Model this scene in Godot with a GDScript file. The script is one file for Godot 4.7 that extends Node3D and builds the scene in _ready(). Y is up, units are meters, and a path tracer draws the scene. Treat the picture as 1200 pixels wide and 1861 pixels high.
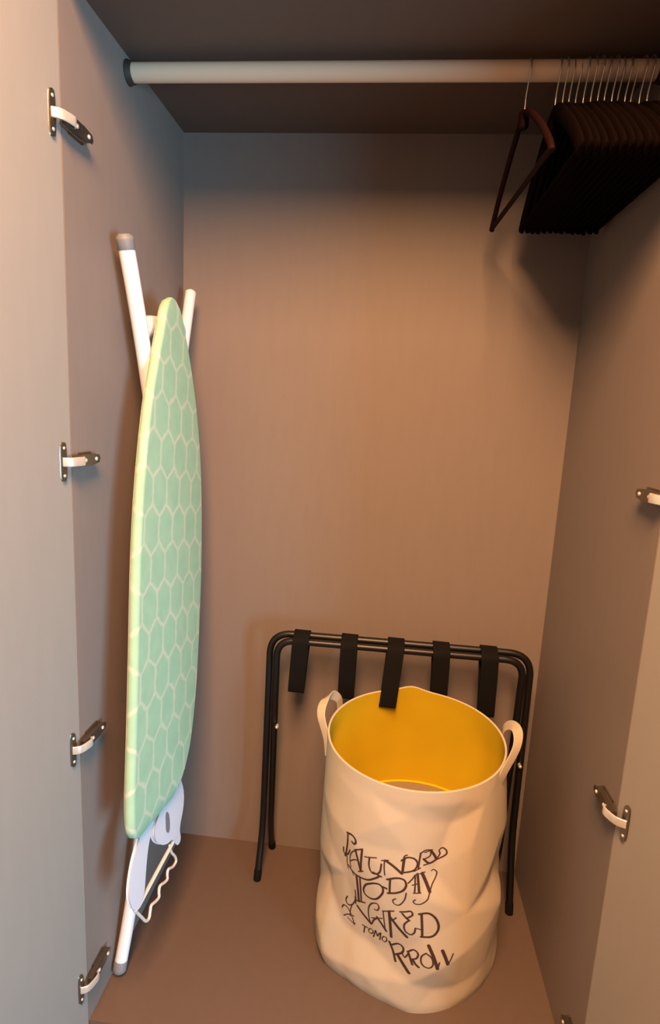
extends Node3D
# A wardrobe interior with open doors: clothes rail and hangers above, an ironing board against the
# left wall, a folded luggage rack and a canvas laundry bag on the floor. 1 unit = 1 m.
# Closet: x 0..1 (left..right), y 0..CH, z 0 (back wall)..CD (front edge); the room lies at z > CD.

const CW := 1.0
const CH := 1.960
const CD := 0.558

# ------------------------------------------------------------------ geometry helper
class Geo:
	var v := PackedVector3Array()
	var uv := PackedVector2Array()
	var grp := PackedInt32Array()
	var ix := PackedInt32Array()
	var g := 0

	func put(p: Vector3, t := Vector2.ZERO) -> int:
		v.append(p)
		uv.append(t)
		grp.append(g)
		return v.size() - 1

	# turn the triangles from index `from` on so that their fronts (clockwise) look outwards
	func fix(from: int) -> void:
		var c := Vector3.ZERO
		for i in range(from, ix.size()):
			c += v[ix[i]]
		c /= maxf(1.0, float(ix.size() - from))
		var s := 0.0
		for i in range(from, ix.size(), 3):
			s += (v[ix[i]] - c).dot((v[ix[i + 1]] - c).cross(v[ix[i + 2]] - c))
		if s > 0.0:
			flip(from)

	func flip(from: int) -> void:
		for i in range(from, ix.size(), 3):
			var k := ix[i]
			ix[i] = ix[i + 1]
			ix[i + 1] = k

	# rows of points; wrap joins the last column to the first; caps close first and last row
	func rows(r: Array, wrap: bool, caps: bool, uvs: Array = []) -> void:
		var from := ix.size()
		g += 1
		var n: int = r[0].size()
		var first := v.size()
		for i in r.size():
			for j in n:
				put(r[i][j], uvs[i][j] if uvs else Vector2.ZERO)
		for i in r.size() - 1:
			for j in (n if wrap else n - 1):
				var a := first + i * n + j
				var b := first + i * n + (j + 1) % n
				ix.append_array([a, b, a + n, b, b + n, a + n])
		if caps:
			for e in [0, r.size() - 1]:
				g += 1
				var m := Vector3.ZERO
				var mt := Vector2.ZERO
				for j in n:
					m += r[e][j] / n
					if uvs:
						mt += uvs[e][j] / n
				var c := put(m, mt)
				var k0 := v.size()
				for j in n:
					put(r[e][j], uvs[e][j] if uvs else Vector2.ZERO)
				for j in n:
					if e == 0:
						ix.append_array([c, k0 + (j + 1) % n, k0 + j])
					else:
						ix.append_array([c, k0 + j, k0 + (j + 1) % n])
			fix(from)

	# round (or elliptic) bar along points; rx across `side`, ry across the other way
	func tube(pts: Array, rx: float, sides := 12, ry := 0.0, side := Vector3.ZERO, round_ends := true) -> void:
		var r := []
		var n := pts.size()
		var w := side
		if ry == 0.0:
			ry = rx
		var pp := pts.duplicate()
		var sc := []
		for i in n:
			sc.append(1.0)
		if round_ends:
			var d0: Vector3 = (pts[1] - pts[0]).normalized() * rx * 0.35
			var d1: Vector3 = (pts[n - 1] - pts[n - 2]).normalized() * rx * 0.35
			pp.insert(1, pts[0] + d0)
			sc[0] = 0.62
			sc.insert(1, 1.0)
			pp.insert(pp.size() - 1, pts[n - 1] - d1)
			sc.insert(sc.size() - 1, 1.0)
			sc[sc.size() - 1] = 0.62
			n += 2
		for i in n:
			var t: Vector3 = (pp[mini(i + 1, n - 1)] - pp[maxi(i - 1, 0)]).normalized()
			if w == Vector3.ZERO:
				w = Vector3.UP.cross(t) if absf(t.y) < 0.9 else Vector3.RIGHT.cross(t)
			w = (w - t * w.dot(t)).normalized()
			var b := t.cross(w)
			var ring := []
			for j in sides:
				var a := TAU * j / sides
				ring.append(pp[i] + (w * cos(a) * rx + b * sin(a) * ry) * sc[i])
			r.append(ring)
		rows(r, true, true)

	# flat band of width `wide` along points, its width running along wv[i]
	func band(pts: Array, wv: Array, wide: float, thick: float, closed := false) -> void:
		var r := []
		var n := pts.size()
		for i in n:
			var pa: Vector3 = pts[(i + n - 1) % n] if closed else pts[maxi(i - 1, 0)]
			var pb: Vector3 = pts[(i + 1) % n] if closed else pts[mini(i + 1, n - 1)]
			var t := (pb - pa).normalized()
			var w: Vector3 = wv[i % wv.size()]
			w = (w - t * w.dot(t)).normalized()
			var o := t.cross(w) * thick * 0.5
			var h := w * wide * 0.5
			var e := w * thick * 0.4
			var p: Vector3 = pts[i]
			r.append([p - h + e + o, p + h - e + o, p + h, p + h - e - o, p - h + e - o, p - h])
		if closed:
			r.append(r[0])
			rows(r, true, false)
			fix(0)
		else:
			rows(r, true, true)

	func lathe(prof: Array, segs := 20, xf := Transform3D.IDENTITY) -> void:
		var r := []
		for p in prof:
			var ring := []
			for j in segs:
				var a := TAU * j / segs
				ring.append(xf * Vector3(p.x * cos(a), p.y, p.x * sin(a)))
			r.append(ring)
		rows(r, true, true)

	# polygon (x, y) pushed out along z by `deep`, edges chamfered by c
	func prism(poly: Array, deep: float, c: float, xf := Transform3D.IDENTITY) -> void:
		var n := poly.size()
		var inner := []
		var area := 0.0
		for i in n:
			area += poly[i].cross(poly[(i + 1) % n])
		for i in n:
			var a: Vector2 = (poly[i] - poly[(i + n - 1) % n]).normalized()
			var b: Vector2 = (poly[(i + 1) % n] - poly[i]).normalized()
			var m := (a + b).normalized().orthogonal() * (1.0 if area < 0.0 else -1.0)
			inner.append(poly[i] - m * c)
		var from := ix.size()
		var levels := [[inner, 0.0], [poly, c], [poly, deep - c], [inner, deep]]
		for l in 3:
			for i in n:
				g += 1
				var k := (i + 1) % n
				var q := []
				for s in [[l, i], [l, k], [l + 1, k], [l + 1, i]]:
					var f: Vector2 = levels[s[0]][0][s[1]]
					q.append(put(xf * Vector3(f.x, f.y, levels[s[0]][1])))
				ix.append_array([q[0], q[1], q[2], q[0], q[2], q[3]])
		for e in [0, 3]:
			g += 1
			var flat := PackedVector2Array(inner)
			var tri := Geometry2D.triangulate_polygon(flat)
			var k0 := v.size()
			for p in inner:
				put(xf * Vector3(p.x, p.y, levels[e][1]))
			for t in range(0, tri.size(), 3):
				var o := [tri[t], tri[t + 1], tri[t + 2]]
				var w: float = (flat[o[1]] - flat[o[0]]).cross(flat[o[2]] - flat[o[0]])
				if (w > 0.0) != ((area > 0.0) == (e == 3)):
					o.reverse()
				for k in o:
					ix.append(k0 + k)
		fix(from)

	func box(lo: Vector3, hi: Vector3, c := 0.001, xf := Transform3D.IDENTITY) -> void:
		var poly := [Vector2(lo.x, lo.y), Vector2(hi.x, lo.y), Vector2(hi.x, hi.y), Vector2(lo.x, hi.y)]
		prism(poly, hi.z - lo.z, c, xf * Transform3D(Basis.IDENTITY, Vector3(0, 0, lo.z)))

	func build() -> ArrayMesh:
		var sums := {}
		for i in range(0, ix.size(), 3):
			var a := ix[i]
			var n := (v[ix[i + 2]] - v[a]).cross(v[ix[i + 1]] - v[a])
			for k in 3:
				var p := v[ix[i + k]]
				var key := Vector4i(roundi(p.x * 1e5), roundi(p.y * 1e5), roundi(p.z * 1e5), grp[ix[i + k]])
				sums[key] = sums.get(key, Vector3.ZERO) + n
		var nn := PackedVector3Array()
		nn.resize(v.size())
		for i in v.size():
			var key := Vector4i(roundi(v[i].x * 1e5), roundi(v[i].y * 1e5), roundi(v[i].z * 1e5), grp[i])
			var s: Vector3 = sums.get(key, Vector3.UP)
			nn[i] = s.normalized() if s.length() > 0.0 else Vector3.UP
		var arr := []
		arr.resize(Mesh.ARRAY_MAX)
		arr[Mesh.ARRAY_VERTEX] = v
		arr[Mesh.ARRAY_NORMAL] = nn
		arr[Mesh.ARRAY_TEX_UV] = uv
		arr[Mesh.ARRAY_INDEX] = ix
		var m := ArrayMesh.new()
		m.add_surface_from_arrays(Mesh.PRIMITIVE_TRIANGLES, arr)
		return m

# ------------------------------------------------------------------ scene helpers
var M := {}

func obj(called: String, geo: Geo, mat: Material, parent: Node = self) -> MeshInstance3D:
	var o := MeshInstance3D.new()
	o.name = called
	o.mesh = geo.build()
	o.material_override = mat
	o.cast_shadow = GeometryInstance3D.SHADOW_CASTING_SETTING_ON
	parent.add_child(o, true)
	return o

func thing(called: String, label: String, category: String, group := "") -> Node3D:
	var o := Node3D.new()
	o.name = called
	add_child(o, true)
	tag(o, label, category, group)
	return o

func tag(o: Node, label: String, category: String, group := "", kind := "") -> void:
	o.set_meta("label", label)
	o.set_meta("category", category)
	if group:
		o.set_meta("group", group)
	if kind:
		o.set_meta("kind", kind)

func struct(called: String, lo: Vector3, hi: Vector3, mat: Material, label: String, category: String) -> MeshInstance3D:
	var k := Geo.new()
	k.box(lo, hi, 0.0006)
	var o := obj(called, k, mat)
	tag(o, label, category, "", "structure")
	return o

func paint(c: Color, rough: float, metal := 0.0, spec := 0.5) -> StandardMaterial3D:
	var m := StandardMaterial3D.new()
	m.albedo_color = c
	m.roughness = rough
	m.metallic = metal
	m.metallic_specular = spec
	return m

func noise_tex(freq: float, seed_: int, lo: Color, hi: Color, size := 512) -> NoiseTexture2D:
	var t := NoiseTexture2D.new()
	t.width = size
	t.height = size
	t.seamless = true
	var n := FastNoiseLite.new()
	n.seed = seed_
	n.frequency = freq
	n.fractal_octaves = 4
	t.noise = n
	var r := Gradient.new()
	r.set_color(0, lo)
	r.set_color(1, hi)
	t.color_ramp = r
	return t

func smooth_path(pts: Array, per := 5) -> Array:
	var out := []
	for i in pts.size() - 1:
		var a: Vector3 = pts[maxi(i - 1, 0)]
		var b: Vector3 = pts[i]
		var c: Vector3 = pts[i + 1]
		var d: Vector3 = pts[mini(i + 2, pts.size() - 1)]
		for k in per:
			out.append(b.cubic_interpolate(c, a, d, float(k) / per))
	out.append(pts[pts.size() - 1])
	return out

# polyline whose inner corners are rounded with radius r
func rounded(pts: Array, r: float, n := 8) -> Array:
	var out := [pts[0]]
	for i in range(1, pts.size() - 1):
		var p: Vector3 = pts[i]
		var a: Vector3 = (pts[i - 1] - p).normalized()
		var b: Vector3 = (pts[i + 1] - p).normalized()
		var d := minf(r, 0.49 * minf(p.distance_to(pts[i - 1]), p.distance_to(pts[i + 1])))
		for k in n + 1:
			var t := float(k) / n
			out.append((p + a * d).lerp(p, t).lerp(p.lerp(p + b * d, t), t))
	out.append(pts[pts.size() - 1])
	return out

func _ready() -> void:
	# ---- camera
	var cam := Camera3D.new()
	cam.name = "camera"
	add_child(cam)
	cam.position = Vector3(0.5528, 1.3065, 1.5259)
	cam.rotation = Vector3(-0.17768, 0.09385, 0.04901)
	cam.fov = 83.0858
	cam.near = 0.02
	cam.far = 50.0
	cam.current = true
	# ---- sky and exposure
	var env := Environment.new()
	env.background_mode = Environment.BG_SKY
	var sm := ProceduralSkyMaterial.new()
	sm.sky_top_color = Color(0.45, 0.6, 0.85)
	sm.sky_horizon_color = Color(0.8, 0.86, 0.92)
	sm.ground_bottom_color = Color(0.35, 0.35, 0.33)
	sm.ground_horizon_color = Color(0.7, 0.72, 0.74)
	var sky := Sky.new()
	sky.sky_material = sm
	env.sky = sky
	env.tonemap_mode = Environment.TONE_MAPPER_LINEAR
	env.tonemap_exposure = 0.52
	env.sdfgi_enabled = true
	env.ssao_enabled = true
	env.ssil_enabled = true
	var we := WorldEnvironment.new()
	we.name = "world_environment"
	we.environment = env
	add_child(we)
	# ---- lights: daylight through the window on the right of the room, a warm ceiling panel
	area_light("daylight", Vector3(2.57, 0.78, 2.55), Vector3(-1, 0, 0), Vector2(1.3, 1.1), Color(0.65, 0.88, 1.0), 29.0)
	area_light("ceiling_lamp_light", Vector3(0.50, 2.405, 1.84), Vector3(0, -1, 0), Vector2(0.50, 1.50), Color(1.0, 0.74, 0.515), 31.0)
	materials()
	shell()
	doors()
	closet_rod()
	ironing_board()
	luggage_rack()
	laundry_bag()
	hangers()

func area_light(called: String, at: Vector3, towards: Vector3, size: Vector2, c: Color, e: float) -> void:
	var l := AreaLight3D.new()
	l.name = called
	l.area_size = size
	l.light_color = c
	l.light_energy = e
	l.area_range = 12.0
	l.shadow_enabled = true
	add_child(l)
	var up := Vector3.UP if absf(towards.y) < 0.9 else Vector3.BACK
	l.transform = Transform3D(Basis.looking_at(towards, up), at)

func materials() -> void:
	# taupe laminate of the wardrobe, with a fine vertical grain
	var lam := paint(Color.WHITE, 0.5, 0.0, 0.35)
	lam.albedo_texture = noise_tex(0.02, 3, Color(0.490, 0.447, 0.425), Color(0.500, 0.456, 0.434))
	lam.uv1_triplanar = true
	lam.uv1_world_triplanar = true
	lam.uv1_scale = Vector3(3.0, 0.5, 3.0)
	M.laminate = lam
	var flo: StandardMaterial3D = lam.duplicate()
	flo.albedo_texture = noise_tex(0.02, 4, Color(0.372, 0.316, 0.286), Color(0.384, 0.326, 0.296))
	M.floor_and_shaded_top = flo  # darker laminate for the floor; on the ceiling it paints in the shade
	var leaf: StandardMaterial3D = lam.duplicate()
	leaf.albedo_texture = noise_tex(0.02, 5, Color(0.542, 0.528, 0.508), Color(0.552, 0.538, 0.518))
	M.door_leaf = leaf
	M.white_tube = paint(Color(0.88, 0.88, 0.9), 0.35)
	M.grey_plastic = paint(Color(0.45, 0.46, 0.48), 0.55)
	M.dark_plastic = paint(Color(0.20, 0.17, 0.15), 0.6)
	M.white_plastic = paint(Color(0.84, 0.85, 0.9), 0.4)
	M.wire = paint(Color(0.84, 0.79, 0.77), 0.4)
	M.rod = paint(Color(0.86, 0.76, 0.66), 0.42)
	M.nickel = paint(Color(0.50, 0.47, 0.43), 0.32, 0.9)
	M.bright_nickel = paint(Color(0.92, 0.9, 0.87), 0.25, 0.6)
	M.black_metal = paint(Color(0.055, 0.05, 0.05), 0.4, 0.0, 0.5)
	M.black_strap = paint(Color(0.045, 0.04, 0.035), 0.85, 0.0, 0.3)
	M.hook = paint(Color(0.72, 0.70, 0.68), 0.3, 0.8)
	M.dark_wood = paint(Color(0.10, 0.03, 0.025), 0.6, 0.0, 0.2)
	M.black_wood = paint(Color(0.05, 0.025, 0.018), 0.85, 0.0, 0.1)
	M.room_wall = paint(Color(0.60, 0.49, 0.40), 0.9)
	M.room_ceiling = paint(Color(0.62, 0.57, 0.51), 0.9)
	M.room_floor = paint(Color(0.28, 0.19, 0.13), 0.5)
	var can := paint(Color.WHITE, 0.9, 0.0, 0.2)
	can.albedo_texture = bag_texture()
	M.print = can
	var plain := paint(Color(0.735, 0.69, 0.61), 0.9, 0.0, 0.2)
	M.canvas = plain
	M.lining = paint(Color(0.74, 0.63, 0.10), 0.85, 0.0, 0.2)
	M.lining_piping = paint(Color(0.92, 0.74, 0.11), 0.8, 0.0, 0.2)
	M.bag_floor = paint(Color(0.56, 0.50, 0.40), 0.9, 0.0, 0.2)
	var cov := paint(Color.WHITE, 0.85, 0.0, 0.2)
	cov.albedo_texture = cover_texture()
	M.cover = cov
	var glow := paint(Color(1, 0.95, 0.88), 0.6)
	glow.emission_enabled = true
	glow.emission = Color(1.0, 0.8, 0.6)
	glow.emission_energy_multiplier = 1.0
	M.glow = glow
	var pane := paint(Color(0.95, 0.98, 1.0, 0.06), 0.02)
	pane.transparency = BaseMaterial3D.TRANSPARENCY_ALPHA
	M.pane = pane

# ------------------------------------------------------------------ the setting
func shell() -> void:
	var t := 0.018
	struct("wall_back", Vector3(-t, -0.08, -t), Vector3(CW + t, CH + t, 0), M.laminate, "taupe laminate back wall of the wardrobe", "wall")
	struct("wall_left", Vector3(-t, -0.08, 0), Vector3(0, CH + t, CD), M.laminate, "taupe side wall of the wardrobe behind the ironing board", "wall")
	struct("wall_right", Vector3(CW, -0.08, 0), Vector3(CW + t, CH + t, CD), M.laminate, "taupe side wall of the wardrobe beside the laundry bag", "wall")
	struct("floor", Vector3(0, -t, 0), Vector3(CW, 0, CD), M.floor_and_shaded_top, "brown laminate floor of the wardrobe under the laundry bag", "floor")
	struct("ceiling", Vector3(0, CH, 0), Vector3(CW, CH + t, CD), M.floor_and_shaded_top, "underside of the wardrobe top, its shade painted in, above the clothes rail", "ceiling")  # laminate like the walls, coloured darker to put in the shade under the top
	struct("trim_1", Vector3(0, -0.08, CD - 0.06), Vector3(CW, -t, CD - 0.045), M.laminate, "plinth board under the front of the wardrobe floor", "plinth")
	# the room in front of the wardrobe, which the lamp and the window light
	var rx0 := -1.6
	var rx1 := 2.6
	var rz1 := 4.2
	var rh := 2.45
	struct("floor_room", Vector3(rx0 - 0.1, -0.18, -0.1), Vector3(rx1 + 0.1, -0.08, rz1 + 0.1), M.room_floor, "wooden floor of the room before the wardrobe", "floor")
	struct("ceiling_room", Vector3(rx0 - 0.1, rh, -0.1), Vector3(rx1 + 0.1, rh + 0.1, rz1 + 0.1), M.room_ceiling, "beige ceiling of the room before the wardrobe", "ceiling")
	struct("wall_room_left", Vector3(rx0 - 0.1, -0.08, 0.46), Vector3(rx0, rh, rz1), M.room_wall, "tan side wall of the room opposite the window", "wall")
	struct("wall_room_back", Vector3(rx0 - 0.1, -0.08, rz1), Vector3(rx1 + 0.1, rh, rz1 + 0.1), M.room_wall, "tan wall of the room facing the wardrobe", "wall")
	struct("wall_front_left", Vector3(rx0 - 0.1, -0.08, 0.46), Vector3(-0.019, rh, 0.54), M.room_wall, "tan wall to one side of the built-in wardrobe", "wall")
	struct("wall_front_right", Vector3(1.019, -0.08, 0.46), Vector3(rx1 + 0.1, rh, 0.54), M.room_wall, "tan wall between the built-in wardrobe and window wall", "wall")
	struct("wall_front_top", Vector3(-0.019, CH + t + 0.001, 0.46), Vector3(1.019, rh, 0.54), M.room_wall, "tan strip of wall over the wardrobe top", "wall")
	# window wall: opening z 1.85..3.25, y 0.15..1.40
	var k := Geo.new()
	k.box(Vector3(rx1, -0.08, 0.54), Vector3(rx1 + 0.1, rh, 1.85), 0.0006)
	k.box(Vector3(rx1, -0.08, 3.25), Vector3(rx1 + 0.1, rh, rz1), 0.0006)
	k.box(Vector3(rx1, -0.08, 1.85), Vector3(rx1 + 0.1, 0.15, 3.25), 0.0006)
	k.box(Vector3(rx1, 1.40, 1.85), Vector3(rx1 + 0.1, rh, 3.25), 0.0006)
	tag(obj("wall_room_right", k, M.room_wall), "tan wall of the room that holds the window", "wall", "", "structure")
	var w := Geo.new()
	w.box(Vector3(rx1 + 0.02, 0.15, 1.85), Vector3(rx1 + 0.07, 1.40, 1.9), 0.002)
	w.box(Vector3(rx1 + 0.02, 0.15, 3.2), Vector3(rx1 + 0.07, 1.40, 3.25), 0.002)
	w.box(Vector3(rx1 + 0.02, 0.15, 1.9), Vector3(rx1 + 0.07, 0.20, 3.2), 0.002)
	w.box(Vector3(rx1 + 0.02, 1.35, 1.9), Vector3(rx1 + 0.07, 1.40, 3.2), 0.002)
	var win := obj("window_1", w, M.white_plastic)
	tag(win, "white framed window in the side wall of the room", "window", "", "structure")
	var p := Geo.new()
	p.box(Vector3(rx1 + 0.042, 0.20, 1.9), Vector3(rx1 + 0.048, 1.35, 3.2), 0.001)
	obj("pane", p, M.pane, win)
	var lamp := thing("ceiling_lamp", "oblong warm ceiling lamp panel in front of the wardrobe", "lamp")
	var f := Geo.new()
	f.box(Vector3(0.23, 2.425, 1.07), Vector3(0.77, 2.45, 2.61), 0.003)
	obj("lamp_body", f, M.white_plastic, lamp)
	var e := Geo.new()
	e.box(Vector3(0.25, 2.416, 1.09), Vector3(0.75, 2.425, 2.59), 0.002)
	obj("diffuser", e, M.glow, lamp)

# ------------------------------------------------------------------ doors and their hinges
func doors() -> void:
	for s in [1, -1]:
		var a := deg_to_rad(7.0 if s == 1 else 20.0)
		# inner face starts at the front edge of the side wall and runs out into the room
		var hinge_at := Vector3(0.0 if s == 1 else CW, 0, CD + 0.003)
		var ex := Vector3(-s * sin(a), 0, cos(a))          # along the leaf, away from the hinge
		var ez := Vector3(s * cos(a), 0, sin(a))           # out of the inner face
		var xf := Transform3D(Basis(ex, Vector3.UP, ez) if s == -1 else Basis(ex, Vector3.UP, ez), hinge_at)
		var k := Geo.new()
		k.box(Vector3(0, -0.05, -0.018), Vector3(0.495, CH + 0.01, 0), 0.0008, xf)
		var door := obj("door_1" if s == 1 else "door_2", k, M.door_leaf)
		if s == 1:
			tag(door, "pale open wardrobe door with four hinges beside the ironing board", "door", "", "structure")
		else:
			tag(door, "tan open wardrobe door on the laundry bag side", "door", "", "structure")
		for y in ([1.738, 1.193, 0.648, 0.108] if s == 1 else [1.738, 1.188, 0.622, 0.098]):
			hinge(door, s, y, xf)

func hinge(door: Node, s: int, y: float, xf: Transform3D) -> void:
	var wall := Transform3D(Basis.IDENTITY, Vector3(0, y, CD))
	var px := func(x: float) -> float: return x if s == 1 else CW - x
	# arm on the side wall, narrowing towards its inner end
	var k := Geo.new()
	var ax := Transform3D(Basis(Vector3(0, 0, -1), Vector3.UP, Vector3(s, 0, 0)), Vector3(px.call(0.0035), y, CD))
	k.prism([Vector2(-0.008, -0.0085), Vector2(0.045, -0.0085), Vector2(0.068, -0.0055), Vector2(0.071, 0.0), Vector2(0.068, 0.0055), Vector2(0.045, 0.0085), Vector2(-0.008, 0.0085)], 0.012, 0.002, ax)
	var arm := obj("hinge", k, M.nickel, door)
	var b := Geo.new()
	var bx := Transform3D(Basis(Vector3(0, 0, -1), Vector3.UP, Vector3(s, 0, 0)), Vector3(px.call(0.0), y, CD))
	b.prism([Vector2(0.018, -0.012), Vector2(0.060, -0.012), Vector2(0.060, 0.012), Vector2(0.018, 0.012)], 0.004, 0.0008, bx)
	obj("mounting_plate", b, M.nickel, arm)
	for d in [0.020, 0.058]:
		var c := Geo.new()
		c.lathe([Vector2(0.0001, 0.0022), Vector2(0.0028, 0.0018), Vector2(0.004, 0.0), Vector2(0.004, -0.002)], 12, Transform3D(Basis(Vector3(0, 1, 0), Vector3(s, 0, 0), Vector3(0, 0, s)), Vector3(px.call(0.0157), y, CD - d)))
		obj("screw", c, M.bright_nickel, arm)
	# cup flange screwed to the inner face of the door
	var f := Geo.new()
	var fl := []
	for i in 24:
		var t := TAU * i / 24.0
		fl.append(Vector2(0.022 + 0.0058 * signf(cos(t)) * pow(absf(cos(t)), 0.5), 0.033 * signf(sin(t)) * pow(absf(sin(t)), 0.55)))
	f.prism(fl, 0.004, 0.001, xf * Transform3D(Basis.IDENTITY, Vector3(0, y, 0)))
	obj("cup_flange", f, M.nickel, arm)
	for d in [-0.024, 0.024]:
		var c := Geo.new()
		c.lathe([Vector2(0.0001, 0.0015), Vector2(0.0022, 0.0012), Vector2(0.0030, 0.0), Vector2(0.0030, -0.001)], 12, xf * Transform3D(Basis(Vector3(1, 0, 0), Vector3(0, 0, 1), Vector3(0, 1, 0)), Vector3(0.022, y + d, 0.0042)))
		obj("screw", c, M.bright_nickel, arm)
	# bright link from the cup over the gap to the arm
	var l := Geo.new()
	var p0: Vector3 = xf * Vector3(0.024, y, 0.006)
	var p1 := Vector3(px.call(0.020), y, CD - 0.004)
	l.band(smooth_path([p0 - Vector3(s * 0.003, 0, 0), p0.lerp(p1, 0.35) + Vector3(s * 0.004, 0, 0.003), p1, Vector3(px.call(0.016), y, CD - 0.012)], 4), [Vector3.UP], 0.0165, 0.004)
	obj("hinge_link", l, M.bright_nickel, arm)

# ------------------------------------------------------------------ clothes rail
const ROD_Y := 1.932
const ROD_Z := 0.312
const ROD_R := 0.017

func closet_rod() -> void:
	var o := thing("clothes_rail", "round cream clothes rail across the top of the wardrobe", "rail")
	var k := Geo.new()
	var xf := Transform3D(Basis(Vector3(0, -1, 0), Vector3(1, 0, 0), Vector3(0, 0, 1)), Vector3(0, ROD_Y, ROD_Z))
	k.lathe([Vector2(ROD_R, 0.003), Vector2(ROD_R, 0.5), Vector2(ROD_R, CW - 0.003)], 40, xf)
	obj("rail_tube", k, M.rod, o)
	for s in [1, -1]:
		var e := Geo.new()
		var x := 0.0 if s == 1 else CW
		e.lathe([Vector2(0.0222, 0.0), Vector2(0.0222, 0.003), Vector2(0.0208, 0.0045), Vector2(0.0196, 0.011), Vector2(0.0178, 0.012), Vector2(0.0172, 0.012), Vector2(0.0172, 0.004)], 32, Transform3D(Basis(Vector3(0, -s, 0), Vector3(s, 0, 0), Vector3(0, 0, 1)), Vector3(x, ROD_Y, ROD_Z)))
		obj("end_socket", e, M.dark_plastic, o)

# ------------------------------------------------------------------ ironing board
# plane of the board: s runs down from the nose, u across towards the front edge is negative, n out of the cover
const BN := Vector3(0.079, 1.513, 0.289)
const BS := Vector3(0.032, -0.9876, 0.1535)
const BU := Vector3(0.055, -0.151, -0.987)

func board_at(s: float, u: float, n: float) -> Vector3:
	return BN + BS * s + BU * u + Vector3(0.998, 0.04, 0.05) * n

func table(t: Array, s: float) -> float:
	for i in t.size() - 1:
		if s <= t[i + 1].x:
			var a: Vector2 = t[maxi(i - 1, 0)]
			var b: Vector2 = t[i]
			var c: Vector2 = t[i + 1]
			var d: Vector2 = t[mini(i + 2, t.size() - 1)]
			var w := (s - b.x) / maxf(c.x - b.x, 1e-5)
			var mb := (c.y - a.y) / maxf(c.x - a.x, 1e-4) * (c.x - b.x)
			var mc := (d.y - b.y) / maxf(d.x - b.x, 1e-4) * (c.x - b.x)
			var w2 := w * w
			var w3 := w2 * w
			return (2 * w3 - 3 * w2 + 1) * b.y + (w3 - 2 * w2 + w) * mb + (3 * w2 - 2 * w3) * c.y + (w3 - w2) * mc
	return t[t.size() - 1].y

func board_half(s: float) -> Vector2:
	var l := table([Vector2(-0.012, 0.012), Vector2(0.0, -0.009), Vector2(0.028, -0.025), Vector2(0.066, -0.035), Vector2(0.144, -0.060), Vector2(0.238, -0.085), Vector2(0.358, -0.104), Vector2(0.45, -0.113), Vector2(0.56, -0.117), Vector2(0.73, -0.116), Vector2(0.9, -0.116), Vector2(1.0, -0.117), Vector2(1.06, -0.114), Vector2(1.088, -0.105), Vector2(1.104, -0.080)], s)
	var r := table([Vector2(-0.012, 0.036), Vector2(0.0, 0.053), Vector2(0.038, 0.079), Vector2(0.125, 0.128), Vector2(0.235, 0.173), Vector2(0.367, 0.204), Vector2(0.545, 0.220), Vector2(0.684, 0.220), Vector2(0.876, 0.209), Vector2(1.004, 0.182), Vector2(1.06, 0.150), Vector2(1.088, 0.118), Vector2(1.104, 0.090)], s)
	return Vector2(l, r)

func board_rows(grow: float, top: float, bottom: float, rad: float, uvs: Array) -> Array:
	var r := []
	var n := 64
	for i in n + 1:
		var t := float(i) / n
		# closer rows at both ends
		var s := -0.012 + 1.116 * (t - 0.10 * sin(TAU * t) / TAU * 4.0 * 0.5)
		if grow < 0.0:
			s = lerpf(0.05, 1.085, t)
		var h := board_half(s)
		var c := (h.x + h.y) * 0.5
		var w := (h.y - h.x) * 0.5 + grow
		var e := 1.0
		if i == 0 or i == n:
			e = 0.55
		elif i == 1 or i == n - 1:
			e = 0.9
		var hh := (top - bottom) * 0.5 * e
		var mid := (top + bottom) * 0.5
		var rr := minf(rad, minf(w, hh) * 0.95)
		var ring := []
		var ruv := []
		# rounded rectangle round the section
		for q in 4:
			var cx := (w - rr) * (1 if q == 0 or q == 3 else -1)
			var cy := (hh - rr) * (1 if q < 2 else -1)
			for k in 6:
				var a := PI * 0.5 * (q + k / 5.0)
				ring.append(Vector2(cx + rr * cos(a), cy + rr * sin(a)))
			if q == 0 or q == 2:
				for k in range(1, 8):
					var f := k / 8.0
					ring.append(Vector2(lerpf(w - rr, -w + rr, f) * (1 if q == 0 else -1), hh if q == 0 else -hh))
		var row := []
		for p in ring:
			# wrinkled edge of the stretched cover
			row.append(board_at(s, c + p.x, mid + p.y))
			ruv.append(Vector2((c + p.x + signf(p.x) * maxf(0.0, top - 0.006 - (mid + p.y)) + 0.22) / 0.5, clampf((s + 0.03) / 1.16, 0, 1)))
		r.append(row)
		uvs.append(ruv)
	return r

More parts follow.
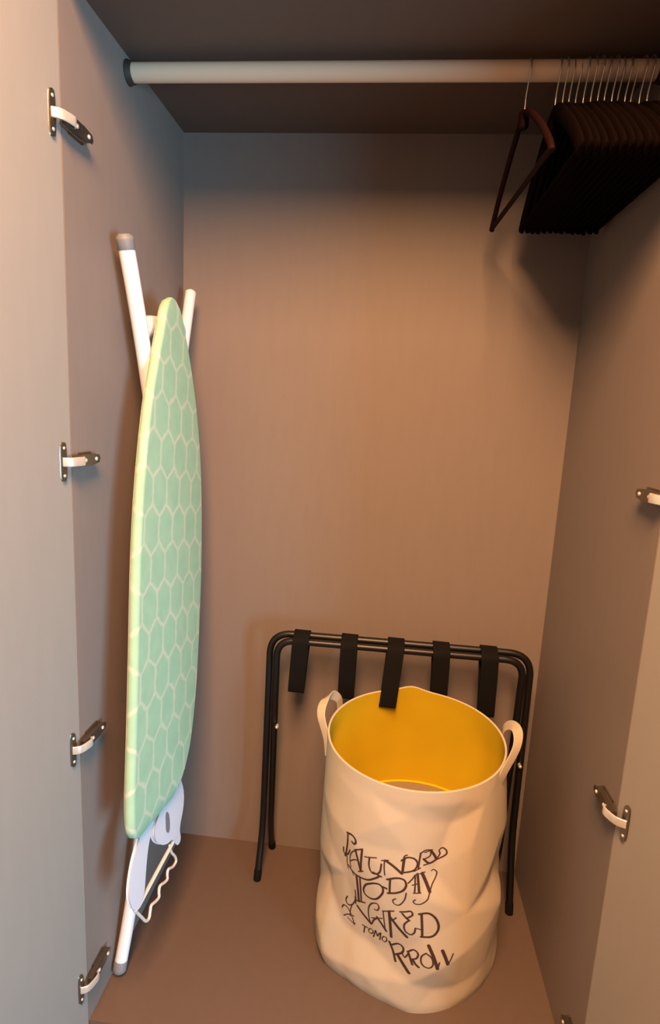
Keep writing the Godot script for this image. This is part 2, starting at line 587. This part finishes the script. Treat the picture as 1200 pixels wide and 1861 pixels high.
func cover_texture() -> ImageTexture:
	# pale hexagonal net printed on mint cloth; 1.25 mm per pixel
	var w := 400
	var h := 928
	var img := Image.create(w, h, true, Image.FORMAT_RGB8)
	var nz := FastNoiseLite.new()
	nz.seed = 11
	nz.frequency = 0.035
	var cw := 0.066
	var ch := 0.0785
	for py in h:
		for px in w:
			var x := px * 0.5 / w + 0.011 + nz.get_noise_2d(px, py) * 0.004
			var y := py * 1.16 / h + nz.get_noise_2d(px + 900, py) * 0.004
			var best := 1.0
			var j := int(floor(y / ch))
			for jj in [j - 1, j, j + 1]:
				var off := 0.5 * cw if posmod(jj, 2) == 1 else 0.0
				var dx := absf(fposmod(x - off, cw) - cw * 0.5)       # 0 at the side lines' middle of a cell
				var to_side := cw * 0.5 - dx
				var yb: float = (jj + 1) * ch + 0.0125 * (1.0 - 2.0 * dx / (cw * 0.5))
				var yt: float = jj * ch - 0.0125 * (1.0 - 2.0 * dx / (cw * 0.5))
				best = minf(best, absf(y - yb) * 0.8)
				if y > yt and y < yb:
					best = minf(best, to_side)
			var rag := nz.get_noise_2d(px * 5.0, py * 5.0)
			var line := 1.0 - smoothstep(0.0006, 0.0070, best + rag * 0.0012)
			var tone := 0.5 + 0.5 * nz.get_noise_2d(px * 0.6 + 300, py * 0.6)
			var mint := Color(0.555, 0.71, 0.61).lerp(Color(0.62, 0.755, 0.64), tone)
			img.set_pixel(px, py, mint.lerp(Color(0.80, 0.79, 0.72), line * 0.62))
	img.generate_mipmaps()
	return ImageTexture.create_from_image(img)

func ironing_board() -> void:
	var o := thing("ironing_board", "folded ironing board with mint green honeycomb cover standing upright against the wall", "ironing board")
	var uvs := []
	var r := board_rows(0.0, 0.0, -0.022, 0.010, uvs)
	var k := Geo.new()
	k.rows(r, true, true, uvs)
	obj("board_cover", k, M.cover, o)
	var u2 := []
	var base := Geo.new()
	base.rows(board_rows(-0.012, -0.0215, -0.026, 0.002, u2), true, true)
	obj("board_base", base, M.white_tube, o)
	# upper pair of legs, spreading from the pivot behind the board
	var legs := [
		[Vector3(0.033, 1.606, 0.4085), Vector3(0.043, 1.385, 0.3435), Vector3(0.052, 0.93, 0.215), 0.0155, true],
		[Vector3(0.040, 1.577, 0.0565), Vector3(0.041, 1.490, 0.0925), Vector3(0.052, 0.93, 0.330), 0.0132, false],
		[Vector3(0.0175, 0.012, 0.4535), Vector3(0.034, 0.2525, 0.3850), Vector3(0.050, 0.90, 0.20), 0.0142, true],
	]
	for d in legs:
		var l := Geo.new()
		l.tube(smooth_path([d[0], d[1], d[2]], 6), d[3], 18)
		var leg := obj("leg", l, M.white_tube, o)
		if d[4]:
			var c := Geo.new()
			var dir: Vector3 = (d[1] - d[0]).normalized()
			c.tube([d[0] - dir * 0.005, d[0] + dir * 0.006, d[0] + dir * 0.028], d[3] + 0.0012, 18)
			obj("leg_cap", c, M.grey_plastic, leg).set_meta("label", "grey rubber foot cap")
	var cb := Geo.new()
	cb.tube(smooth_path([Vector3(0.040, 1.440, 0.355), Vector3(0.040, 1.452, 0.325), Vector3(0.040, 1.460, 0.26), Vector3(0.040, 1.470, 0.118)], 4), 0.011, 16, 0.024, Vector3(1, 0, 0))
	obj("cross_bar", cb, M.white_tube, o)
	# iron rest below the square tail: two flat arms, a straight wire and a wavy wire
	var pf := Transform3D(Basis(BU, BS, -Vector3(0.998, 0.04, 0.05)), board_at(0, 0, -0.012))
	var a1 := Geo.new()
	a1.prism(fine([Vector2(-0.035, 1.085), Vector2(-0.005, 1.085), Vector2(-0.004, 1.125), Vector2(-0.022, 1.155), Vector2(-0.030, 1.202), Vector2(-0.034, 1.253), Vector2(-0.055, 1.263), Vector2(-0.072, 1.256), Vector2(-0.088, 1.236), Vector2(-0.100, 1.209), Vector2(-0.098, 1.180), Vector2(-0.085, 1.144), Vector2(-0.062, 1.120)]), 0.006, 0.002, pf)
	obj("rest_arm", a1, M.white_plastic, o)
	var a2 := Geo.new()
	a2.prism(fine([Vector2(0.085, 1.070), Vector2(0.130, 1.070), Vector2(0.166, 1.125), Vector2(0.169, 1.170), Vector2(0.143, 1.212), Vector2(0.158, 1.245), Vector2(0.140, 1.248), Vector2(0.124, 1.232), Vector2(0.108, 1.212), Vector2(0.080, 1.208), Vector2(0.048, 1.192), Vector2(0.016, 1.164), Vector2(0.009, 1.138), Vector2(0.026, 1.118), Vector2(0.070, 1.100)]), 0.010, 0.002, pf)
	var paddle := obj("rest_arm", a2, M.white_plastic, o)
	var sl := Geo.new()
	sl.prism(fine([Vector2(0.063, 1.127), Vector2(0.078, 1.136), Vector2(0.086, 1.162), Vector2(0.085, 1.186), Vector2(0.068, 1.176), Vector2(0.064, 1.150)]), 0.003, 0.0006, Transform3D(pf.basis, board_at(0, 0, -0.0105)))
	obj("slot", sl, M.grey_plastic, paddle)
	var w1 := Geo.new()
	w1.tube([board_at(1.222, 0.132, -0.016), board_at(1.231, 0.112, -0.016), board_at(1.264, -0.049, -0.016), board_at(1.262, -0.068, -0.016)], 0.0044, 10)
	obj("straight_wire", w1, M.wire, o)
	var w2 := Geo.new()
	var wave := []
	for q in [Vector2(1.223, 0.099), Vector2(1.247, 0.11), Vector2(1.272, 0.133), Vector2(1.288, 0.14), Vector2(1.29, 0.122), Vector2(1.28, 0.097), Vector2(1.287, 0.091), Vector2(1.3, 0.092), Vector2(1.298, 0.077), Vector2(1.29, 0.053), Vector2(1.3, 0.048), Vector2(1.313, 0.049), Vector2(1.311, 0.032), Vector2(1.305, 0.011), Vector2(1.313, 0.006), Vector2(1.326, 0.001), Vector2(1.322, -0.014), Vector2(1.297, -0.036), Vector2(1.264, -0.064)]:
		wave.append(board_at(q.x, q.y, -0.016))
	w2.tube(smooth_path(wave, 4), 0.0032, 8)
	obj("wavy_wire", w2, M.wire, o)

# a polygon with its corners rounded by cutting them twice
func fine(poly: Array) -> Array:
	var p := poly
	for q in 2:
		var o := []
		for i in p.size():
			var a: Vector2 = p[i]
			var b: Vector2 = p[(i + 1) % p.size()]
			o.append(a.lerp(b, 0.25))
			o.append(a.lerp(b, 0.75))
		p = o
	return p

# ------------------------------------------------------------------ luggage rack
func luggage_rack() -> void:
	var o := thing("luggage_rack", "folded black metal luggage rack with five hanging straps behind the laundry bag", "luggage rack")
	var R := 0.0092
	# outer frame: its feet stand forwards; inner frame: its feet stand at the back wall
	var outer := rounded([Vector3(0.2685, 0.003, 0.142), Vector3(0.2705, 0.125, 0.093), Vector3(0.277, 0.716, 0.098), Vector3(0.951, 0.716, 0.098), Vector3(0.954, 0.20, 0.098), Vector3(0.956, 0.003, 0.147)], 0.06, 10)
	var inner := rounded([Vector3(0.2855, 0.003, 0.014), Vector3(0.2865, 0.11, 0.06), Vector3(0.299, 0.706, 0.119), Vector3(0.928, 0.706, 0.119), Vector3(0.934, 0.11, 0.06), Vector3(0.937, 0.003, 0.014)], 0.05, 10)
	for p in [outer, inner]:
		var k := Geo.new()
		k.tube(p, R, 16)
		var fr := obj("rack_frame", k, M.black_metal, o)
		for e in [0, p.size() - 1]:
			var c := Geo.new()
			var d: Vector3 = (p[1 if e == 0 else e - 1] - p[e]).normalized()
			c.tube([p[e] - Vector3(0, 0.003, 0), p[e] + d * 0.004, p[e] + d * 0.03], R + 0.0013, 16)
			obj("foot_cap", c, M.black_strap, fr)
	for p in [Vector3(0.3045, 0.455, 0.1165), Vector3(0.9485, 0.414, 0.1185)]:
		var k := Geo.new()
		k.lathe([Vector2(0.0002, 0.003), Vector2(0.003, 0.0024), Vector2(0.0050, 0.0), Vector2(0.0042, -0.012)], 14, Transform3D(Basis(Vector3(1, 0, 0), Vector3(0, 0, 1), Vector3(0, -1, 0)), p))
		obj("rivet", k, M.bright_nickel, o)
	# each strap is a closed loop over both rails
	var st := [[0.362, 0.354, 0.566, 0.0], [0.487, 0.486, 0.562, 0.0], [0.607, 0.594, 0.566, 0.034], [0.722, 0.724, 0.564, 0.0], [0.842, 0.846, 0.549, 0.0]]
	for s in st:
		var path := []
		var yb: float = s[2]
		var f: float = s[3]
		for q in [Vector2(0.728, 0.098), Vector2(0.7235, 0.110), Vector2(0.7190, 0.121), Vector2(0.7125, 0.1305), Vector2(0.700, 0.1325), Vector2(0.66, 0.1325), Vector2(0.61, 0.130), Vector2(yb + 0.006, 0.1285), Vector2(yb, 0.1235), Vector2(yb + 0.006, 0.118), Vector2(0.61, 0.112), Vector2(0.66, 0.100), Vector2(0.700, 0.0875), Vector2(0.718, 0.0860), Vector2(0.7265, 0.0900)]:
			var t := clampf((0.715 - q.x) / (0.715 - yb), 0.0, 1.0)
			path.append(Vector3(lerpf(s[0], s[1], t), q.x, q.y + f * t))
		var k := Geo.new()
		var lean := (Vector3(1, -0.02, 0.0)).normalized()
		k.band(path, [lean], 0.043, 0.0022, true)
		obj("strap", k, M.black_strap, o)

# ------------------------------------------------------------------ laundry bag
const BAG_R := [0.227, 0.22, 0.21, 0.205, 0.203, 0.204, 0.204, 0.196, 0.198, 0.206, 0.229, 0.229, 0.226, 0.224, 0.219, 0.209, 0.2, 0.191, 0.189, 0.195, 0.209, 0.225, 0.233, 0.232]
# folds of the canvas: angle (degrees), height (0..1) and how far the cloth stands out there (m); flat facets lie between
const FOLDS := [[144, 0.82, 0.002], [131, 0.71, 0.007], [120, 0.88, 0.003], [108, 0.84, 0.006], [137, 0.51, -0.002], [87, 0.57, 0.006], [78, 0.65, -0.008], [24, 0.52, -0.01], [56, 0.75, 0.006], [57, 0.47, 0.01], [68, 0.85, -0.011], [46, 0.91, 0.002], [26, 0.69, 0.004], [24, 0.39, 0.012], [58, 0.3, 0.016], [75, 0.24, 0.013], [104, 0.05, 0.004], [75, 0.11, -0.006], [90, 0.15, 0.0], [58, 0.11, 0.0], [38, 0.13, 0.004], [156, 0.41, -0.012], [158, 0.2, 0.012], [139, 0.25, -0.009], [118, 0.24, -0.01], [99, 0.27, -0.004], [84, 0.37, 0.006], [146, 0.08, 0.01], [121, 0.11, 0.008], [107, 0.46, 0.004], [94, 0.89, -0.002], [93, 0.74, 0.0]]
const FOLD_COLS := 180
const FOLD_ROWS := 72
var folds := PackedFloat32Array()

# how far the cloth stands out, on a grid of 2 degrees by 1/72 of the height
func lay_folds() -> void:
	var pts := PackedVector2Array()
	var val := PackedFloat32Array()
	var rng := RandomNumberGenerator.new()
	rng.seed = 21
	var all := FOLDS.duplicate()
	for i in 12:
		all.append([i * 30.0, 0.0, 0.0])
		all.append([i * 30.0, 0.95, 0.0])
		all.append([i * 30.0, 1.0, 0.0])
	for i in 11:
		for h in [0.2, 0.45, 0.72]:
			all.append([178.0 + i * 19.0, h + rng.randf_range(-0.08, 0.08), rng.randf_range(-0.008, 0.008)])
	for turn in [-360.0, 0.0, 360.0]:
		for f in all:
			var p := Vector2((f[0] + turn) * 0.0037, f[1] * 0.57)
			if p.x > -0.7 and p.x < 2.05:
				pts.append(p)
				val.append(f[2])
	var tri := Geometry2D.triangulate_delaunay(pts)
	folds.resize(FOLD_COLS * (FOLD_ROWS + 1))
	for t in range(0, tri.size(), 3):
		var a := pts[tri[t]]
		var b := pts[tri[t + 1]]
		var c := pts[tri[t + 2]]
		var w := (b - a).cross(c - a)
		if absf(w) < 1e-9:
			continue
		var lo := a.min(b).min(c)
		var hi := a.max(b).max(c)
		for i in range(maxi(0, floori(lo.x / 0.0074)), mini(FOLD_COLS - 1, ceili(hi.x / 0.0074)) + 1):
			for j in range(maxi(0, floori(lo.y / 0.57 * FOLD_ROWS)), mini(FOLD_ROWS, ceili(hi.y / 0.57 * FOLD_ROWS)) + 1):
				var p := Vector2(i * 0.0074, 0.57 * j / FOLD_ROWS)
				var u := (p - a).cross(c - a) / w
				var q := (b - a).cross(p - a) / w
				if u >= -0.001 and q >= -0.001 and u + q <= 1.001:
					folds[j * FOLD_COLS + i] = val[tri[t]] * (1.0 - u - q) + val[tri[t + 1]] * u + val[tri[t + 2]] * q

func fold_at(deg: float, h: float) -> float:
	if folds.is_empty():
		lay_folds()
	var x := fposmod(deg, 360.0) / 2.0
	var y := clampf(h, 0.0, 1.0) * FOLD_ROWS
	var i := int(x) % FOLD_COLS
	var j := mini(int(y), FOLD_ROWS - 1)
	var k := (i + 1) % FOLD_COLS
	var fx := x - floorf(x)
	var top := lerpf(folds[(j + 1) * FOLD_COLS + i], folds[(j + 1) * FOLD_COLS + k], fx)
	return lerpf(lerpf(folds[j * FOLD_COLS + i], folds[j * FOLD_COLS + k], fx), top, y - j)

func bag_base(deg: float) -> Vector2:
	var k := fposmod(deg, 360.0) / 15.0
	var i := int(k) % 24
	return Vector2(0.68, 0.245) + Vector2.from_angle(deg_to_rad(deg)) * lerpf(BAG_R[i], BAG_R[(i + 1) % 24], k - floor(k))

func bag_point(deg: float, h: float, inset := 0.0) -> Vector3:
	var a := deg_to_rad(deg)
	var out := Vector2.from_angle(a)
	var rim := Vector2(0.661, 0.286) + Vector2(0.205 * cos(a), 0.151 * sin(a))
	var p := bag_base(deg).lerp(rim, h)
	var push := 1.12 * fold_at(deg, h)
	# round the bottom edge in
	if h < 0.05:
		push -= 0.004 * pow(1.0 - h / 0.05, 2.0)
	p += out * (push - inset)
	var top := 0.572 - 0.037 * sin(a)
	top += 0.010 * exp(-pow((deg - 268.0) / 9.0, 2.0))
	return Vector3(p.x, h * top, p.y)

func bag_texture() -> ImageTexture:
	var w := 2048
	var h := 1024
	var img := Image.create(w, h, true, Image.FORMAT_RGB8)
	img.fill(Color(0.735, 0.69, 0.61))
	var rng := RandomNumberGenerator.new()
	rng.seed = 5
	for i in 9000:
		var c := Color(0.735, 0.69, 0.61).lerp(Color(0.68, 0.63, 0.55), rng.randf() * 0.5)
		var along := rng.randf() < 0.5
		img.fill_rect(Rect2i(rng.randi() % w, rng.randi() % h, 14 if along else 1, 1 if along else 14), c)
	var ink := Color(0.27, 0.20, 0.18)
	var face := img.get_pixel(0, 0)
	for l in LETTERS:
		for s in l[1]:
			var pts := []
			for i in range(1, s.size(), 2):
				pts.append(Vector3(s[i], s[i + 1], 0))
			var r: float = s[0] * 0.78
			pts = smooth_path(pts, 8) if pts.size() > 2 else pts
			for i in pts.size() - 1:
				var n := int(ceil(pts[i].distance_to(pts[i + 1]) / 0.8)) + 1
				for q in n:
					var c: Vector3 = pts[i].lerp(pts[i + 1], float(q) / n)
					for yy in range(int(c.y - r - 1), int(c.y + r + 2)):
						for xx in range(int(c.x - r - 1), int(c.x + r + 2)):
							var d := Vector2(xx + 0.5 - c.x, yy + 0.5 - c.y).length()
							var cov := clampf(r - d + 0.5, 0.0, 1.0)
							if cov > 0.0:
								var was := img.get_pixel(xx, yy)
								var now := face.lerp(ink, cov)
								if now.r < was.r:
									img.set_pixel(xx, yy, now)
	img.generate_mipmaps()
	return ImageTexture.create_from_image(img)

# where the lining meets the inner floor
func inner_edge(deg: float, k: float) -> Vector3:
	var a := deg_to_rad(deg)
	return Vector3(0.672 + 0.172 * cos(a), 0.345 * k, 0.272 + 0.142 * sin(a))

func laundry_bag() -> void:
	var o := thing("laundry_bag", "tall cream canvas laundry bag with yellow lining and black lettering on the wardrobe floor", "laundry bag")
	var n := 180
	var r := []
	var uvs := []
	var m := 72
	for i in m + 1:
		var h := float(i) / m
		var row := []
		var ru := []
		for j in n + 1:
			var deg := -90.0 + 360.0 * j / n
			row.append(bag_point(deg, h))
			ru.append(Vector2(float(j) / n, 1.0 - h))
		r.append(row)
		uvs.append(ru)
	var k := Geo.new()
	k.rows(r, false, false, uvs)
	# outside of the body, then the disc it stands on
	k.fix(0)
	var from := k.ix.size()
	k.g += 1
	var c := k.put(Vector3(0.68, 0.002, 0.245), Vector2(0.02, 0.99))
	var k0 := k.v.size()
	for j in n:
		k.put(r[0][j], Vector2(0.02, 0.99))
	for j in n:
		k.ix.append_array([c, k0 + j, k0 + (j + 1) % n])
	var tri := (k.v[k.ix[from + 2]] - k.v[k.ix[from]]).cross(k.v[k.ix[from + 1]] - k.v[k.ix[from]])
	if tri.y > 0.0:
		k.flip(from)
	obj("bag_body", k, M.print, o)
	# yellow lining inside, down to the sagging inner floor
	var lr := []
	for i in 25:
		var h := 1.0 - 0.40 * i / 24.0
		var row := []
		for j in 96:
			var deg := 360.0 * j / 96
			var ripple := 0.004 * sin(deg * 0.14) * sin(deg * 0.05 + 1.0) * smoothstep(1.0, 0.8, h)
			row.append(bag_point(deg, h, 0.006 + ripple).lerp(inner_edge(deg, h / 0.6), smoothstep(0.92, 0.6, h)))
		lr.append(row)
	var li := Geo.new()
	li.rows(lr, true, false)
	li.fix(0)
	li.flip(0)
	obj("lining", li, M.lining, o)
	var fl := Geo.new()
	var edge := []
	var edge2 := []
	for j in 96:
		var p := inner_edge(360.0 * j / 96, 1.008)
		edge.append(p)
		edge2.append(p - Vector3(0, 0.006, 0))
	fl.rows([edge2, edge], true, true)
	obj("inner_floor", fl, M.bag_floor, o)
	var pi := Geo.new()
	var seam := []
	for j in 97:
		seam.append(inner_edge(360.0 * j / 96, 1.014) * Vector3(1, 1, 1) - Vector3(cos(TAU * j / 96), 0, sin(TAU * j / 96)) * 0.003)
	pi.tube(seam, 0.0032, 8, 0.0, Vector3.ZERO, false)
	obj("inner_piping", pi, M.lining_piping, o)
	# hem round the mouth
	var hem := []
	var hw := []
	for j in 121:
		var deg := 360.0 * j / 120
		hem.append(bag_point(deg, 0.975, -0.0008))
		hw.append(Vector3.UP)
	var hg := Geo.new()
	var ring := []
	for j in 121:
		ring.append(bag_point(360.0 * j / 120, 0.998, 0.0028))
	hg.tube(ring, 0.0028, 10, 0.0, Vector3.ZERO, false)
	obj("hem", hg, M.canvas, o)
	# webbing handles
	var hs := [
		[[Vector3(0.462, 0.505, 0.300), Vector3(0.456, 0.545, 0.294), Vector3(0.437, 0.590, 0.268), Vector3(0.441, 0.612, 0.238), Vector3(0.457, 0.612, 0.208), Vector3(0.473, 0.588, 0.185), Vector3(0.477, 0.550, 0.184)], Vector3(0.75, 0.1, 0.65), Vector3(0.35, 0.55, -0.75)],
		[[Vector3(0.838, 0.505, 0.352), Vector3(0.849, 0.545, 0.354), Vector3(0.876, 0.592, 0.330), Vector3(0.884, 0.612, 0.295), Vector3(0.878, 0.608, 0.262), Vector3(0.868, 0.585, 0.238), Vector3(0.864, 0.548, 0.236)], Vector3(0.8, -0.2, -0.55), Vector3(0.2, 0.6, -0.75)],
	]
	for d in hs:
		var pts := smooth_path(d[0], 6)
		var wv := []
		for i in pts.size():
			wv.append(d[1].slerp(d[2], smoothstep(0.25, 0.75, float(i) / pts.size())) if d[1].angle_to(d[2]) < 3.0 else d[1])
		var hk := Geo.new()
		hk.band(pts, wv, 0.024, 0.003)
		obj("handle", hk, M.canvas, o)

# ------------------------------------------------------------------ hangers
func make_hanger(called: String, label: String, thin: bool, group: String) -> Node3D:
	var o := thing(called, label, "hanger", group)
	var wood: Material = M.dark_wood if thin else M.black_wood
	# origin on the axis of the rail; the hanger lies in the y-z plane
	var b := Geo.new()
	for s in [1, -1]:
		var pts := smooth_path([Vector3(0, -0.072, 0), Vector3(0, -0.078, s * 0.02), Vector3(0, -0.098, s * 0.06), Vector3(0, -0.150, s * 0.135), Vector3(0, -0.196, s * 0.190), Vector3(0, -0.217, s * 0.207)], 4)
		if thin:
			b.tube(pts, 0.0055, 10, 0.0065, Vector3.RIGHT)
		else:
			b.tube(pts, 0.0054, 12, 0.015, Vector3.RIGHT)
	b.tube([Vector3(0, -0.066, 0), Vector3(0, -0.08, 0), Vector3(0, -0.098, 0)], 0.0095 if thin else 0.006, 10)
	obj("shoulder", b, wood, o)
	var bar := Geo.new()
	bar.tube([Vector3(0, -0.212, 0.203), Vector3(0, -0.212, 0), Vector3(0, -0.212, -0.203)], 0.0048, 10)
	obj("trouser_bar", bar, wood, o)
	var hk := Geo.new()
	var path := [Vector3(0, -0.075, 0), Vector3(0, -0.048, 0), Vector3(0, -0.035, 0.004), Vector3(0, -0.018, 0.0145)]
	for i in 13:
		var a := deg_to_rad(-20.0 + 220.0 * i / 12)
		path.append(Vector3(0, -0.0015 + 0.0200 * sin(a), 0.0200 * cos(a)))
	hk.tube(smooth_path(path, 2), 0.0015, 8)
	obj("hook", hk, M.hook, o)
	return o

func hangers() -> void:
	var one := make_hanger("coat_hanger", "thin dark reddish wooden hanger hanging apart from the packed row on the rail", true, "")
	one.position = Vector3(0.764, ROD_Y, ROD_Z)
	one.rotation.y = deg_to_rad(3.0)
	var order := ["first", "second", "third", "fourth", "fifth", "sixth", "seventh", "eighth", "ninth", "tenth", "eleventh", "twelfth", "thirteenth", "fourteenth"]
	var group := "black hangers packed on the rail"
	var first := make_hanger("coat_hanger", "black wooden hanger", false, group)
	var rng := RandomNumberGenerator.new()
	rng.seed = 8
	for i in 14:
		var h: Node3D = first
		if i > 0:
			h = first.duplicate()
			h.name = "coat_hanger"
			add_child(h, true)
		h.name = "coat_hanger_%03d" % (i + 1)
		if i == 13:
			tag(h, "last black wooden hanger of the packed row, nearest the wardrobe side wall", "hanger", group)
		else:
			tag(h, "black wooden hanger, %s of the packed row counting from the thin reddish hanger" % order[i], "hanger", group)
		h.position = Vector3(0.818 + 0.0122 * i, ROD_Y, ROD_Z + rng.randf_range(-0.006, 0.006))
		h.rotation.y = deg_to_rad(0.0)

# ------------------------------------------------------------------ the print on the bag: strokes of each letter, [width, x, y, x, y ...] in texture pixels
const LETTERS := [
	["L", [[5.6,1273,287,1250,282,1237,292,1235,308,1244,317,1250,312],[5.0,1269,285,1272,328,1281,382,1289,413],[4.3,1295,375,1295,395,1286,405,1271,386,1263,363],[3.1,1279,406,1280,438,1275,463],[5.0,1272,446,1255,459,1228,463,1189,452,1157,424,1141,405]]],
	["A", [[3.1,1231,341,1249,359,1262,390,1264,426,1261,446],[6.2,1236,341,1225,384,1215,430],[3.1,1263,416,1243,394,1225,384],[3.7,1232,337,1206,317],[3.1,1226,439,1204,420]]],
	["U", [[5.6,1208,321,1212,373,1215,425],[4.3,1179,339,1181,377,1171,404,1153,401,1140,383,1136,347],[3.1,1198,347,1154,328],[5.0,1164,400,1135,405]]],
	["N", [[3.1,1126,326,1126,359,1123,391],[6.8,1121,327,1093,342,1066,363],[3.1,1066,363,1064,318,1060,289,1050,281],[3.1,1136,332,1113,322]]],
	["D", [[4.3,1058,294,1061,328,1063,358],[4.3,1069,309,1050,291,1028,293,1015,314,1026,340,1060,357]]],
	["R", [[4.3,1005,270,1009,305,1012,335],[3.7,1003,269,987,258,971,262,972,286,994,299],[5.6,994,298,973,319,947,306],[3.1,1028,345,1004,334]]],
	["Y", [[6.2,971,260,958,281,947,304],[3.7,947,304,935,283,938,267,926,257,913,267,914,283,937,302,969,319,993,325],[3.1,991,268,963,259]]],
	["T", [[6.8,1235,464,1231,527,1230,594],[5.0,1220,460,1218,524,1218,586],[4.3,1247,601,1201,578],[3.7,1255,464,1247,475]]],
	["O", [[5.0,1166,453,1143,445,1129,458,1131,484,1150,519,1173,535,1197,533,1205,513,1194,480,1166,453]]],
	["D2", [[5.0,1104,400,1105,436,1105,468],[5.0,1115,408,1084,388,1059,387,1050,408,1060,436,1082,456,1112,472],[5.6,1129,450,1116,452]]],
	["A2", [[3.1,1044,398,1031,378,1022,360,1014,359],[5.6,1014,356,1010,396,1007,434],[3.7,1022,360,1021,404,1022,434],[3.1,1030,403,1010,395],[3.1,1025,437,1001,434],[3.1,1049,444,1054,478,1070,508,1087,511,1093,497,1083,484]]],
	["Y2", [[7.4,998,356,984,394,971,432],[3.1,971,432,962,405,948,379,945,360,955,351,964,354],[3.1,971,432,980,462,1000,483,1018,485,1025,475,1018,466],[3.1,1006,357,988,353]]],
	["OR", [[3.7,1312,689,1302,669,1287,669,1273,687,1261,712,1256,735],[3.7,1285,612,1292,635,1284,652,1265,640,1249,607,1247,585],[3.1,1303,723,1283,702,1256,691],[3.1,1286,721,1266,729,1250,724],[3.1,1265,643,1273,675,1275,704]]],
	["N2", [[7.4,1238,625,1210,648,1179,670],[3.7,1245,549,1244,583,1246,619],[3.7,1179,670,1187,636,1186,594,1173,561,1152,545,1143,558,1149,578,1161,582]]],
	["A3", [[4.3,1148,618,1164,639,1175,669],[6.2,1151,616,1134,639,1116,667],[3.1,1174,636,1130,608]]],
	["K", [[6.8,1105,556,1101,617,1097,686],[3.1,1127,570,1124,616,1120,660],[3.7,1129,569,1088,545],[7.4,1099,584,1071,619,1041,651],[3.1,1095,597,1079,572]]],
	["E", [[4.3,1067,539,1051,532,1031,523,1026,539,1042,557],[5.0,1059,544,1046,559,1035,566],[4.3,1035,565,1051,591,1048,621,1031,632,1018,620,1014,597]]],
	["D3", [[5.6,996,533,993,581,991,631],[5.6,1004,530,974,523,950,545,938,583,944,613,962,631,995,634],[3.1,1010,597,994,601]]],
	["TOMO", [[3.7,1218,708,1194,706],[3.7,1206,707,1210,724,1212,742],[3.1,1182,699,1171,701,1171,713,1180,724,1189,723,1190,713,1182,699],[3.7,1169,733,1164,714,1159,693,1155,704,1152,717,1146,703,1138,692,1140,711,1142,730],[3.1,1125,701,1115,704,1115,719,1123,729,1132,724,1132,712,1125,701]]],
	["R2", [[6.2,1104,716,1089,757,1079,798],[5.0,1097,729,1071,704,1053,713,1055,740,1080,766],[8.7,1072,762,1051,793,1030,823],[3.7,1057,738,1046,756,1033,728]]],
	["R3", [[5.6,1035,723,1026,751,1019,775],[4.3,1037,724,1017,704,1002,716,1006,739,1022,750],[5.6,1018,750,1009,768,998,779]]],
	["O2", [[3.7,976,706,958,724,953,753,963,771,980,769,991,752,990,724,976,706]]],
	["W", [[7.4,969,670,952,719,938,772],[3.7,938,772,932,744],[7.4,923,692,913,723,904,756],[3.1,904,756,894,734,886,711]]],
]
